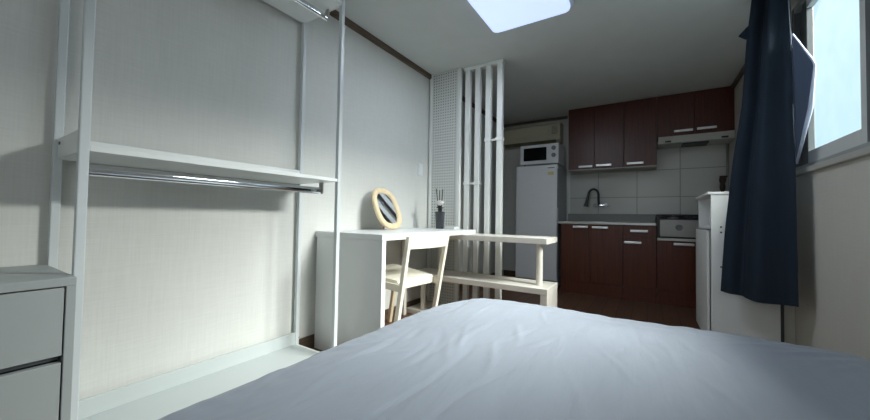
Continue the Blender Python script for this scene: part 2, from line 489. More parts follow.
# ------------------------------------------------------------------ open wardrobe
def wardrobe():
    X0, X1, Y0, Y1 = -1.838, -1.473, .272, 1.299
    t = .024
    root = thing('open_wardrobe', 'white open wardrobe frame with shelves and chrome rails against left wall', 'wardrobe', ((X0 + X1) / 2, (Y0 + Y1) / 2, 0))
    for x in (X0, X1 - t):
        for y in (Y0, Y1 - t):
            obj('post', B((x, x + t, y, y + t, 0, 2.2, .003)), M['white_metal'], root)
    def shelf(z, th, front=.0, rail=.06, name='shelf', m=None):
        m = m or M['white']
        s = obj(name, B((X0 + .004, X1 - .002, Y0 + t, Y1 - t, z, z + th, .002)), m, root)
        obj('back_rail', B((X0 + .004, X0 + .02, Y0 + t - .02, Y1 - t + .02, z + th, z + rail + .014, .002)), m, s)
        return s
    s = shelf(1.05, .018, rail=.07)
    e = obj('end_plate', B((X0 + t, X1 - t, Y0 + .010, Y0 + t, 1.05, 1.125, .002)), M['white'], s)
    for (x, y) in ((X0 + .055, Y0 + .009), (X0 + .03, Y1 - .012)):
        bm = bmesh.new(); disc_y(bm, (x, y - .002, 1.105), .006, .006, 12); obj('bolt', bm, M['screw'], s)
    top = shelf(2.062, .02)
    obj('end_plate', B((X0 + t, X1 - t, Y1 - t, Y1 - .012, 2.062, 2.1, .002)), M['white'], top)
    b = shelf(.055, .018, rail=.075, name='base_shelf', m=M['white_base'])
    obj('end_plate', B((X0 + t, X1 - t, Y1 - t, Y1 - .01, .02, .073, .002)), M['white'], b)
    obj('end_plate', B((X0 + t, X1 - t, Y0 + .01, Y0 + t, .02, .073, .002)), M['white'], b)
    obj('front_apron', B((X1 - .016, X1 - .002, Y0 + t, Y1 - t, .012, .055, .002)), M['white'], b)
    bm = bmesh.new(); disc_y(bm, (X0 + .02, Y1 - .004, .11), .005, .005, 12); obj('bolt', bm, M['screw'], b)
    for z in (1.05, 2.062):
        xr = -1.60 if z < 1.5 else -1.585
        bm = bmesh.new(); tube(bm, [(xr, Y0 + t + .012, z - .048), (xr, Y1 - t - .012, z - .048)], .019, 16, squash=(.55, 1.0))
        r = obj('hanging_rail', bm, M['chrome'], root, auto=.6)
        for y in (Y0 + t + .004, Y1 - t - .016):
            obj('bracket', B((xr - .014, xr + .014, y, y + .012, z - .066, z, .003)), M['steel'], r)
    bm = bmesh.new(); box(bm, X0 + .004, X0 + .02, Y0 + t, Y1 - t, 2.17, 2.2, .002); box(bm, X1 - .02, X1 - .004, Y0 + t, Y1 - t, 2.17, 2.2, .002)
    obj('top_rail', bm, M['white_metal'], root)
wardrobe()

# ------------------------------------------------------------------ dresser (only its far end is in view)
def dresser():
    X0, X1, Y0, Y1, H = -1.845, -1.425, -.55, .2708, .669
    root = thing('dresser', 'grey-white chest of drawers at the left edge beside the wardrobe', 'dresser', ((X0 + X1) / 2, (Y0 + Y1) / 2, 0))
    obj('carcass', B((X0, X1, Y0, Y1, H - .024, H, .0015), (X0, X1, Y1 - .02, Y1, 0, H - .024, .0015), (X0, X1, Y0, Y0 + .02, 0, H - .024, .0015),
                     (X0, X0 + .01, Y0 + .02, Y1 - .02, .03, H - .024), (X0, X1 - .03, Y0 + .02, Y1 - .02, .03, .05)), M['dresser'], root)
    obj('drawer_gap_shade', B((X0 + .02, X1 - .06, Y0 + .021, Y1 - .021, .05, H - .025)), M['dresser_shade'], root)
    z = H - .028
    for h in (.195, .195, .195):
        d = obj('drawer', B((X1 - .028, X1 - .004, Y0 + .023, Y1 - .023, z - h, z, .0015)), M['dresser'], root)
        obj('finger_groove', B((X1 - .05, X1 - .03, Y0 + .025, Y1 - .025, z - h - .016, z - h + .012)), M['grey'], d)
        z -= h + .02
dresser()

# ------------------------------------------------------------------ desk
DT = .757
def desk():
    X1, Y0, Y1 = -1.268, 1.425, 2.63
    root = thing('desk', 'white desk with one solid end panel along the left wall', 'desk', ((LW + X1) / 2, (Y0 + Y1) / 2, 0))
    obj('tabletop', B((LW + .004, X1, Y0, Y1, DT - .036, DT, .002)), M['desk'], root)
    obj('leg', B((LW + .012, LW + .05, 2.325, 2.362, 0, DT - .036, .002)), M['bench'], root)
    obj('end_panel', B((LW + .016, X1 - .002, Y0 + .003, Y0 + .036, 0, DT - .036, .002)), M['desk'], root)
desk()

def shelf_unit():
    root = thing('shelf_bench', 'low white two-tier shelf bench sliding out under the far end of the desk', 'shelf', (-1.1, 2.56, 0))
    Y0, Y1, X1 = 2.40, 2.722, -.602
    us = obj('upper_shelf', B((-1.70, X1, Y0, Y1, .679, .7205, .002)), M['bench'], root)
    obj('lower_shelf', B((-1.84, X1 + .006, Y0, Y1, .322, .364, .002)), M['bench'], root)
    obj('base_board', B((-1.838, X1 - .06, Y0, Y1, .0, .042, .002)), M['bench'], root)
    obj('leg_panel', B((X1 - .044, X1 + .004, Y0 + .002, Y1 - .002, 0, .322, .002)), M['bench'], root)
    for (x, y, z0, z1) in ((-.69, 2.54, .364, .679), (-1.70, 2.47, .042, .322), (-1.6, 2.6, .364, .679)):
        bm = bmesh.new(); lathe(bm, (x, y, z0), [(.026, 0), (.026, .006), (.024, .008), (.024, z1 - z0 - .008), (.026, z1 - z0 - .006), (.026, z1 - z0)], 20)
        obj('column', bm, M['bench'], root, auto=.6)
shelf_unit()

# ------------------------------------------------------------------ chair
def chair():
    root = thing('desk_chair', 'cream wooden chair with curved backrest tucked under the white desk', 'chair', (0, 0, 0))
    def P(a, b, z): return (a, b, z)      # a: forward, b: sideways
    hw = .184
    def bar(p, q, wa, wb, wa2=None, wb2=None, bev=.005):
        bm = bmesh.new()
        wa2 = wa2 or wa; wb2 = wb2 or wb
        lo = [(p[0] + i * wa / 2, p[1] + j * wb / 2, p[2]) for i, j in ((-1, -1), (1, -1), (1, 1), (-1, 1))]
        hi = [(q[0] + i * wa2 / 2, q[1] + j * wb2 / 2, q[2]) for i, j in ((-1, -1), (1, -1), (1, 1), (-1, 1))]
        hexa(bm, lo, hi, bev); return bm
    for s in (-1, 1):
        obj('leg', bar(P(.09, s * (hw - .004), 0), P(-.045, s * (hw + .008), .742), .036, .028, .030, .026), M['chair'], root)
        o = obj('leg', bar(P(.57, s * .25, 0), P(.44, s * .19, .445), .028, .028, .034, .034), M['chair_wood'], root)
        o['label'] = 'pale wood front leg'
        # side rail, rises towards the front
        bm = bmesh.new()
        hexa(bm, [(.02, s * hw - .011, .395), (.46, s * .19 - .011, .415), (.46, s * .19 + .011, .415), (.02, s * hw + .011, .395)],
             [(.02, s * hw - .011, .440), (.46, s * .19 - .011, .456), (.46, s * .19 + .011, .456), (.02, s * hw + .011, .440)], .003)
        obj('side_rail', bm, M['chair'], root)
    # seat: slightly dished slab
    bm = bmesh.new()
    n = 14
    top, bot = [], []
    for i in range(n + 1):
        ra, rb = [], []
        for j in range(n + 1):
            u, v = i / n, j / n * 2 - 1
            a = .065 + .43 * u; wdt = .172 + .04 * u
            z = .456 + .026 * u - .010 * (1 - v * v) * math.sin(PI * u)
            ra.append(bm.verts.new((a, v * wdt, z + .004))); rb.append(bm.verts.new((a, v * wdt, z - .016)))
        top.append(ra); bot.append(rb)
    for i in range(n):
        for j in range(n):
            bm.faces.new((top[i][j], top[i + 1][j], top[i + 1][j + 1], top[i][j + 1]))
            bm.faces.new((bot[i][j], bot[i][j + 1], bot[i + 1][j + 1], bot[i + 1][j]))
    for i in range(n):
        bm.faces.new((top[i][0], bot[i][0], bot[i + 1][0], top[i + 1][0])); bm.faces.new((top[i][n], top[i + 1][n], bot[i + 1][n], bot[i][n]))
        bm.faces.new((top[0][i], top[0][i + 1], bot[0][i + 1], bot[0][i])); bm.faces.new((top[n][i], bot[n][i], bot[n][i + 1], top[n][i + 1]))
    obj('seat', bm, M['chair'], root, auto=.7)
    obj('rear_rail', bar(P(.07, 0, .40), P(.066, 0, .452), .018, .345), M['chair'], root)
    obj('front_rail', bar(P(.462, 0, .415), P(.462, 0, .458), .018, .36), M['chair'], root)
    # curved backrest
    bm = bmesh.new()
    n = 16
    rings = []
    for i in range(n + 1):
        v = i / n * 2 - 1
        b = v * (hw + .006)
        dip = -.03 * (1 - v * v)
        zt = .742; zb = .664 - .0 * (1 - v * v)
        def ax(z): return -.045 + .135 * (.742 - z) / .742
        rings.append([bm.verts.new(p) for p in ((ax(zb) + dip - .010, b, zb), (ax(zt) + dip - .010, b, zt), (ax(zt) + dip + .010, b, zt), (ax(zb) + dip + .010, b, zb))])
    for i in range(n):
        for k in range(4):
            bm.faces.new((rings[i][k], rings[i][(k + 1) % 4], rings[i + 1][(k + 1) % 4], rings[i + 1][k]))
    bm.faces.new(rings[0]); bm.faces.new(rings[-1][::-1])
    obj('backrest', bm, M['chair'], root, auto=.6)
    root.location = (-1.24, 1.80, 0)
    root.rotation_euler = (0, 0, math.radians(180 - 6))
chair()

# ------------------------------------------------------------------ mirror on the desk
def mirror():
    root = thing('table_mirror', 'oval mirror in a pale wooden frame leaning back on the desk', 'mirror', (0, 0, 0))
    def sup(t, a, b, e=2.6):
        c, s = math.cos(t), math.sin(t)
        return a * math.copysign(abs(c) ** (2 / e), c), b * math.copysign(abs(s) ** (2 / e), s)
    n, k = 56, 12
    bm = bmesh.new(); rings = []
    A, Bz, th = .120, .151, .024
    for i in range(n):
        t = 2 * PI * i / n
        cy, cz = sup(t, A, Bz)
        cy2, cz2 = sup(t + .01, A, Bz)
        d = Vector((0, cy2 - cy, cz2 - cz)).normalized(); nr = Vector((0, d.z, -d.y))
        rings.append([bm.verts.new(Vector((.0, cy, cz)) + nr * th * math.cos(2 * PI * q / k) + Vector((.018 * math.sin(2 * PI * q / k), 0, 0))) for q in range(k)])
    for i in range(n):
        for q in range(k):
            bm.faces.new((rings[i][q], rings[(i + 1) % n][q], rings[(i + 1) % n][(q + 1) % k], rings[i][(q + 1) % k]))
    obj('frame', bm, M['frame_beige'], root, smooth=True)
    bm = bmesh.new(); f = []
    for x in (.002, -.012):
        f.append([bm.verts.new((x, *sup(2 * PI * i / n, A - .004, Bz - .004))) for i in range(n)])
    bm.faces.new(f[0]); bm.faces.new(f[1][::-1])
    for i in range(n): bm.faces.new((f[0][i], f[0][(i + 1) % n], f[1][(i + 1) % n], f[1][i]))
    obj('mirror_glass', bm, M['mirror'], root)
    lean = math.radians(24)
    # rear strut and two small pegs
    bm = bmesh.new(); tube(bm, [(-.02, -.05, -.10), (-.05, -.055, -.152)], .007, 10); obj('foot_peg', bm, M['peg_wood'], root, auto=.6)
    bm = bmesh.new(); tube(bm, [(-.02, .05, -.10), (-.05, .055, -.152)], .007, 10); obj('foot_peg', bm, M['peg_wood'], root, auto=.6)
    root.rotation_euler = (0, -lean, 0)
    root.location = (-1.715, 1.975, DT + .1665)
mirror()

# ------------------------------------------------------------------ reed diffuser and tray
def diffuser():
    c = (-1.575, 2.53, DT)
    root = thing('reed_diffuser', 'dark glass reed diffuser bottle with a white paper flower on the desk', 'diffuser', c)
    bm = bmesh.new(); 
    t = bmesh.new(); hexa(t, [(c[0] + i * .027, c[1] + j * .027, c[2]) for i, j in ((-1, -1), (1, -1), (1, 1), (-1, 1))],
                          [(c[0] + i * .034, c[1] + j * .034, c[2] + .155) for i, j in ((-1, -1), (1, -1), (1, 1), (-1, 1))], .006)
    merge(bm, t)
    obj('bottle', bm, M['bottle'], root, auto=.5)
    bm = bmesh.new(); lathe(bm, (c[0], c[1], c[2] + .155), [(.02, 0), (.02, .028), (.034, .03), (.034, .036), (.02, .038), (.018, .05)], 20)
    obj('collar', bm, M['black'], root, auto=.6)
    for dx, dy, h in ((-.035, -.012, .36), (-.02, .02, .345), (.022, .006, .355)):
        bm = bmesh.new(); tube(bm, [(c[0], c[1], c[2] + .02), (c[0] + dx, c[1] + dy, c[2] + h)], .0042, 8)
        obj('reed', bm, M['reed'], root)
    bm = bmesh.new()
    fc = Vector((c[0] + .015, c[1] - .03, c[2] + .232))
    for k in range(7):
        a = 2 * PI * k / 7
        ctr = bm.verts.new(fc + Vector((.004 * math.cos(a), .004 * math.sin(a), -.012)))
        p = [bm.verts.new(fc + Vector((r * math.cos(a + da), r * math.sin(a + da), zz))) for r, da, zz in ((.026, -.4, .0), (.046, -.22, .012), (.048, .22, .012), (.026, .4, .0))]
        bm.faces.new([ctr] + p)
    lathe(bm, (fc.x, fc.y, fc.z - .022), [(.008, 0), (.026, .008), (.036, .02), (.034, .03), (.02, .04), (.004, .044)], 14)
    obj('paper_flower', bm, M['flower'], root)
diffuser()
bm = bmesh.new()
box(bm, -1.52, -1.42, 2.52, 2.60, DT, DT + .012, .003)
box(bm, -1.52, -1.42, 2.592, 2.60, DT + .010, DT + .022, .002); box(bm, -1.52, -1.42, 2.52, 2.528, DT + .010, DT + .022, .002)
box(bm, -1.52, -1.512, 2.528, 2.592, DT + .010, DT + .022, .002); box(bm, -1.428, -1.42, 2.528, 2.592, DT + .010, DT + .022, .002)
tag(obj('small_tray', bm, M['white']), 'flat white tray on the desk right of the dark diffuser bottle', 'tray')

# ------------------------------------------------------------------ pegboard panel and slatted screen
root = thing('pegboard_panel', 'tall white pegboard panel with small holes standing out from left wall', 'pegboard', (-1.67, 2.75, 0))
obj('board', B((LW + .016, -1.522, 2.735, 2.755, .0, CH - .002, .001)), M['peg'], root)
obj('frame_post', B((-1.524, -1.492, 2.728, 2.762, 0, CH - .002, .002)), M['post'], root)
obj('wall_strip', B((LW + .014, LW + .04, 2.727, 2.736, 0, CH - .004, .001)), M['post'], root)
root = thing('slatted_screen', 'open white screen of four square floor-to-ceiling posts beside the pegboard', 'screen', (-1.27, 2.785, 0))
obj('top_plate', B((-1.475, -1.083, 2.76, 2.815, CH - .03, CH - .001, .002)), M['post'], root)
obj('foot_plate', B((-1.475, -1.083, 2.765, 2.81, 0, .03, .002)), M['post'], root)
px = (-1.437, -1.334, -1.2275, -1.1165)
for x in px:
    obj('post', B((x - .024, x + .024, 2.763, 2.811, .03, CH - .03, .003)), M['post'], root)
for i, z in ((0, 1.18), (2, 1.568)):
    bm = B((px[i] - .03, px[i + 1] + .03, 2.779, 2.795, z - .008, z + .008, .002))
    for q in (px[i], px[i + 1]): box(bm, q - .031, q + .031, 2.756, 2.818, z - .014, z + .014, .003)
    obj('connector', bm, M['post'], root)

# light switch on the left wall
root = thing('light_switch', 'white rectangular light switch on left wall above the desk', 'switch', (LW, 2.60, 1.31))
obj('plate', B((LW + .0, LW + .01, 2.56, 2.635, 1.255, 1.372, .003)), M['switch'], root)
obj('rocker', B((LW + .01, LW + .014, 2.575, 2.62, 1.275, 1.352, .002)), M['white'], root)

# ------------------------------------------------------------------ ceiling light
root = thing('ceiling_light', 'glowing square ceiling light with rounded corners above the room', 'light', (-.71, 2.0, CH))
def rounded(bm, x0, x1, y0, y1, r, z0, z1, edge=.012):
    def ring(ins, z):
        out = []
        for cx, cy, a0 in ((x1 - r, y1 - r, 0), (x0 + r, y1 - r, 1), (x0 + r, y0 + r, 2), (x1 - r, y0 + r, 3)):
            for k in range(7):
                a = (a0 + k / 6) * PI / 2
                out.append(bm.verts.new((cx + (r - ins) * math.cos(a), cy + (r - ins) * math.sin(a), z)))
        return out
    rs = [ring(0, z1), ring(0, z0 + edge), ring(edge * .3, z0 + edge * .3), ring(edge, z0)]
    n = len(rs[0])
    for a, b in zip(rs, rs[1:]):
        for k in range(n): bm.faces.new((a[k], a[(k + 1) % n], b[(k + 1) % n], b[k]))
    bm.faces.new(rs[0]); bm.faces.new(rs[-1][::-1])
bm = bmesh.new(); rounded(bm, -.968, -.424, 1.735, 2.285, .045, 2.232, 2.265)
obj('diffuser', bm, M['diff'], root, auto=.6)
bm = bmesh.new(); rounded(bm, -.962, -.403, 1.742, 2.28, .04, 2.258, CH, .004)
obj('housing', bm, M['light_body'], root, auto=.6)

# ------------------------------------------------------------------ kitchen
def handle(x0, x1, y, z, parent):
    """bar handle along X standing off a front at plane y"""
    bm = bmesh.new()
    box(bm, x0, x1, y - .030, y - .014, z - .013, z + .013, .005)
    for x in (x0 + .02, x1 - .02): box(bm, x - .006, x + .006, y - .016, y + .001, z - .006, z + .006)
    return obj('handle', bm, M['handle'], parent)

def cabinet(name, label, x0, x1, y0, z0, z1, doors, mat_, group, kick=None, y1=BW - .012, edge=None, ctop=None):
    """doors: list of (part, x0, x1, z0, z1, handle_x0, handle_x1, handle_z)"""
    root = thing(name, label, 'cabinet', ((x0 + x1) / 2, (y0 + y1) / 2, z0 if kick is None else 0), group)
    obj('carcass', B((x0 + .001, x1 - .001, y0 + .02, y1, z0, ctop or z1, .001)), mat_, root)
    if edge: obj('bottom_edge', B((x0 + .001, x1 - .001, y0 + .004, y1, z0 - .012, z0, .001)), M['cab_in'], root)
    for part, a, b, c, d, h0, h1, hz in doors:
        o = obj(part, B((a + .0015, b - .0015, y0, y0 + .019, c + .0015, d - .0015, .0015)), mat_, root)
        if h0 is not None: handle(h0, h1, y0, hz, o)
    if kick is not None:
        obj('toe_kick', B((x0 + .001, x1 - .001, y0 + .02, y0 + .035, 0, z0, .001)), mat_, root)
    return root
UG, LG = 'mahogany wall cabinets over the kitchen', 'mahogany base cabinets of the kitchen'
UY = 4.49
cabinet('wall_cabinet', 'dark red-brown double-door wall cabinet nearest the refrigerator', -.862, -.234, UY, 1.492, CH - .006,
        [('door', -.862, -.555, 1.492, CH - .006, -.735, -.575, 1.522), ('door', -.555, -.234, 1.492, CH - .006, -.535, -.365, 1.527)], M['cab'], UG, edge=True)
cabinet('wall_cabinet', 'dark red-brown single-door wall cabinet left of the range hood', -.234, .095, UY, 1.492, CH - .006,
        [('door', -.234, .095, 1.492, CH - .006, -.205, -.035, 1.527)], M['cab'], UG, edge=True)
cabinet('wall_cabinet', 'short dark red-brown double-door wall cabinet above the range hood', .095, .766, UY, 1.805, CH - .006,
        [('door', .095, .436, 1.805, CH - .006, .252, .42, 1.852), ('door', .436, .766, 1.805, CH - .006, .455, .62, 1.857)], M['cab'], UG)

root = thing('range_hood', 'slim silver range hood below the short wall cabinet', 'range hood', (.435, 4.62, 1.72))
bm = bmesh.new(); hexa(bm, [(.105, 4.45, 1.722), (.764, 4.45, 1.722), (.764, 4.775, 1.722), (.105, 4.775, 1.722)],
                       [(.105, 4.47, 1.803), (.764, 4.47, 1.803), (.764, 4.775, 1.803), (.105, 4.775, 1.803)], .003)
obj('body', bm, M['hood'], root)
for x in (.17, .655): obj('switch_panel', B((x, x + .055, 4.446, 4.46, 1.73, 1.75, .002)), M['black'], root)
obj('filter', B((.33, .56, 4.50, 4.70, 1.706, 1.723, .003)), M['dgrey'], root)

LY = 4.13
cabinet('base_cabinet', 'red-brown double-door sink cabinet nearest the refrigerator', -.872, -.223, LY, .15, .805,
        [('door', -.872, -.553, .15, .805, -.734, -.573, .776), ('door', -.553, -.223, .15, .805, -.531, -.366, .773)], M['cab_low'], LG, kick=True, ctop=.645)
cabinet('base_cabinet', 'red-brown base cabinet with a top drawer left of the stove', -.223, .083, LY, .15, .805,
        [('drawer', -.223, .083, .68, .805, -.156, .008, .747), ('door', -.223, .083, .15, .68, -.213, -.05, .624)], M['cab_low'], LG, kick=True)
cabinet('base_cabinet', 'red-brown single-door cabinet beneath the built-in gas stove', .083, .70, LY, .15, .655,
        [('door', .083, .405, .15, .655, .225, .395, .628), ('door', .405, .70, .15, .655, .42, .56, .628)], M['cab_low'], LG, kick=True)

root = thing('worktop', 'stainless steel sink worktop with raised back ledge', 'worktop', (-.4, 4.4, .805))
bm = B((-.90, .083, 4.112, 4.28, .806, .836, .004), (-.90, .083, 4.66, 4.70, .806, .836, .004), (-.90, -.82, 4.28, 4.66, .806, .836), (-.32, .083, 4.28, 4.66, .806, .836))
obj('counter', bm, M['steel'], root)
bm = B((-.818, -.322, 4.282, 4.29, .66, .834), (-.818, -.322, 4.65, 4.658, .66, .834), (-.818, -.81, 4.29, 4.65, .66, .834), (-.33, -.322, 4.29, 4.65, .66, .834), (-.818, -.322, 4.282, 4.658, .652, .66))
obj('sink_basin', bm, M['steel'], root)
obj('back_ledge', B((-.90, .083, 4.70, 4.778, .806, .935, .006)), M['ledge'], root)

root = thing('gas_stove', 'stainless built-in gas stove with black frame and grates', 'stove', (.39, 4.4, .656))
obj('body', B((.088, .69, 4.135, 4.76, .657, .885, .003)), M['black'], root)
obj('front_panel', B((.112, .66, 4.116, 4.136, .70, .872, .004)), M['stove'], root)
obj('lower_trim', B((.088, .69, 4.118, 4.136, .658, .683, .003)), M['hood'], root)
for x in (.272, .53):
    bm = bmesh.new(); tube(bm, [(x, 4.117, .795), (x, 4.108, .795), (x, 4.092, .795)], [.030, .028, .022], 20)
    box(bm, x - .005, x + .005, 4.08, 4.093, .775, .815, .002)
    obj('knob', bm, M['grey'], root, auto=.6)
for cx in (.24, .54):
    bm = bmesh.new()
    cy = 4.42
    tube(bm, [(cx + .12 * math.cos(2 * PI * k / 24), cy + .12 * math.sin(2 * PI * k / 24), .905) for k in range(25)], .006, 8)
    for k in range(5):
        a = 2 * PI * k / 5 + .3
        tube(bm, [(cx + .13 * math.cos(a), cy + .13 * math.sin(a), .884), (cx + .125 * math.cos(a), cy + .125 * math.sin(a), .925), (cx + .05 * math.cos(a), cy + .05 * math.sin(a), .925)], .006, 8)
    obj('pan_grate', bm, M['black'], root)
    bm = bmesh.new(); lathe(bm, (cx, cy, .884), [(.05, 0), (.05, .014), (.035, .018), (.034, .03), (.0, .031)], 20); obj('burner', bm, M['steel'], root, auto=.6)
obj('back_guard', B((.09, .69, 4.70, 4.765, .885, .937, .004)), M['black'], root)

root = thing('kitchen_faucet', 'chrome wall-mounted faucet with dark curved spout above the sink', 'faucet', (-.53, BW - .01, 1.05))
bm = bmesh.new(); box(bm, -.60, -.42, 4.74, 4.765, 1.03, 1.062, .012)
for x in (-.575, -.445): tube(bm, [(x, 4.78, 1.046), (x, 4.755, 1.046)], .026, 16)
obj('body', bm, M['chrome'], root, auto=.6)
bm = bmesh.new()
pts = [(-.53, 4.745, 1.05), (-.535, 4.735, 1.12)]
for k in range(13):
    a = PI * k / 12
    pts.append((-.585 + .05 * math.cos(a) - .01 * (k / 12), 4.73 - .06 * (k / 12), 1.19 + .065 * math.sin(a)))
pts += [(-.665, 4.655, 1.08), (-.675, 4.65, 1.03)]
tube(bm, pts, [.014] * (len(pts) - 2) + [.02, .028], 12)
obj('spout', bm, M['dgrey'], root, auto=.8)
for x in (-.575, -.445):
    bm = bmesh.new(); tube(bm, [(x, 4.745, 1.046), (x, 4.715, 1.046)], [.02, .017], 14); tube(bm, [(x, 4.72, 1.046), (x + .045, 4.705, 1.03)], .007, 8)
    obj('tap_handle', bm, M['chrome'], root, auto=.6)

root = thing('gas_valve', 'small brown gas valve on a pipe over the side cabinet', 'valve', (.71, 4.74, 1.2))
bm = bmesh.new(); tube(bm, [(.748, 4.774, 1.715), (.748, 4.774, 1.37), (.73, 4.76, 1.35), (.71, 4.75, 1.35), (.70, 4.75, 1.18)], .009, 10)
obj('pipe', bm, M['pipe'], root, auto=.8)
bm = bmesh.new(); lathe(bm, (.705, 4.75, 1.19), [(.012, 0), (.022, .02), (.026, .06), (.02, .09), (.03, .12), (.03, .15), (.012, .17)], 14)
box(bm, .675, .745, 4.722, 4.735, 1.345, 1.365, .004)
obj('valve_body', bm, M['valve'], root, auto=.6)

# refrigerator
root = thing('refrigerator', 'tall silver-grey refrigerator standing left of the kitchen cabinets', 'refrigerator', (-1.19, 4.48, 0))
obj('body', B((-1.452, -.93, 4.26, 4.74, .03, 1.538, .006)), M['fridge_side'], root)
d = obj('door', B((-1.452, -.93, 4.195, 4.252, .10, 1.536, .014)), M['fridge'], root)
obj('side_grip', B((-.932, -.926, 4.205, 4.222, 1.0, 1.48, .002)), M['dgrey'], d)
obj('energy_label', B((-1.045, -.975, 4.1935, 4.1955, 1.405, 1.445)), M['yellow'], d)
obj('price_label', B((-1.045, -.98, 4.1935, 4.1955, 1.36, 1.39)), M['white'], d)
obj('badge', B((-1.045, -.965, 4.1935, 4.1955, 1.488, 1.500)), M['grey'], d)
obj('kick_grille', B((-1.44, -.94, 4.23, 4.26, .03, .095, .003)), M['dgrey'], root)
for x in (-1.40, -.98):
    bm = bmesh.new(); lathe(bm, (x, 4.3, 0), [(.018, 0), (.018, .03)], 12); obj('foot', bm, M['dgrey'], root)
    bm = bmesh.new(); lathe(bm, (x, 4.68, 0), [(.018, 0), (.018, .03)], 12); obj('foot', bm, M['dgrey'], root)

# microwave
root = thing('microwave', 'white microwave with black window on top of the refrigerator', 'microwave', (-1.16, 4.42, 1.54))
obj('casing', B((-1.405, -.925, 4.24, 4.60, 1.553, 1.805, .006)), M['mw'], root)
d = obj('door', B((-1.405, -1.045, 4.222, 4.24, 1.555, 1.803, .004)), M['mw'], root)
obj('door_window', B((-1.36, -1.07, 4.218, 4.223, 1.60, 1.765, .002)), M['black_glass'], d)
p = obj('control_panel', B((-1.043, -.925, 4.222, 4.24, 1.555, 1.803, .004)), M['mw'], root)
for z in (1.745, 1.655):
    bm = bmesh.new(); tube(bm, [(-.983, 4.223, z), (-.983, 4.205, z)], [.028, .025], 20); box(bm, -.986, -.98, 4.2, 4.206, z - .02, z + .02)
    k = obj('knob', bm, M['grey'], p, auto=.6)
for x in (-1.36, -.97):
    for y in (4.28, 4.56):
        bm = bmesh.new(); lathe(bm, (x, y, 1.539), [(.014, 0), (.014, .015)], 12); obj('foot', bm, M['dgrey'], root)

# air conditioner on the back wall
root = thing('air_conditioner', 'aged ivory wall air conditioner high above the refrigerator', 'air conditioner', (-1.4, 4.7, 1.9))
bm = bmesh.new()
X0, X1 = -1.80, -.985
pr = [(4.785, 1.90), (4.66, 1.90), (4.60, 1.935), (4.58, 1.99), (4.58, 2.13), (4.60, 2.16), (4.785, 2.17)]
a = [bm.verts.new((X0, y, z)) for y, z in pr]; b = [bm.verts.new((X1, y, z)) for y, z in pr]
bm.faces.new(a); bm.faces.new(b[::-1])
for i in range(len(pr)): bm.faces.new((a[i], a[(i + 1) % len(pr)], b[(i + 1) % len(pr)], b[i]))
obj('housing', bm, M['ac'], root)
obj('front_panel', B((X0 + .01, X1 - .15, 4.572, 4.582, 1.995, 2.125, .004)), M['ac'], root)
bm = bmesh.new()
for k in range(7): box(bm, X1 - .11, X1 - .03, 4.574, 4.582, 2.01 + k * .016, 2.016 + k * .016)
obj('vent_grille', bm, M['ac_dark'], root)
bm = bmesh.new(); hexa(bm, [(X0 + .03, 4.655, 1.895), (X1 - .06, 4.655, 1.895), (X1 - .06, 4.66, 1.902), (X0 + .03, 4.66, 1.902)],
                       [(X0 + .03, 4.594, 1.93), (X1 - .06, 4.594, 1.93), (X1 - .06, 4.602, 1.937), (X0 + .03, 4.602, 1.937)])
obj('louver', bm, M['ac_dark'], root)

# white storage cabinet by the right wall
root = thing('storage_cabinet', 'narrow white cabinet with an open top niche against the right wall', 'cabinet', (.57, 3.5, 0))
X0, X1, Y0, Y1, H = .366, .70, 2.88, 3.53, 1.062
obj('side_panel', B((X0, X1, Y0, Y0 + .018, 0, H - .018, .001)), M['white'], root)
obj('side_panel', B((X0, X1, Y1 - .018, Y1, 0, H - .018, .001)), M['white'], root)
obj('top', B((X0 - .018, X1, Y0 - .004, Y1 + .004, H - .018, H, .002)), M['white'], root)
o = obj('back_panel', B((X1, X1 + .016, Y0 + .001, Y1 - .001, .0, H - .018)), M['dgrey'], root); o['label'] = 'dark back board edge'; obj('filler_strip', B((X1 + .016, RW - .002, Y0 + .012, Y0 + .028, 0, H - .018)), M['wall_right'], root)
for z in (.04, .808): obj('shelf', B((X0 + .004, X1 - .001, Y0 + .018, Y1 - .018, z, z + .018, .001)), M['white'], root)
obj('door', B((X0 - .018, X0 - .001, Y0 + .05, Y1 - .002, .03, .80, .002)), M['white'], root)
for z in (.826, .79, .56):
    bm = bmesh.new(); disc_y(bm, (X0 + .052, Y0 - .002, z), .006, .004, 12); obj('screw', bm, M['screw'], root)

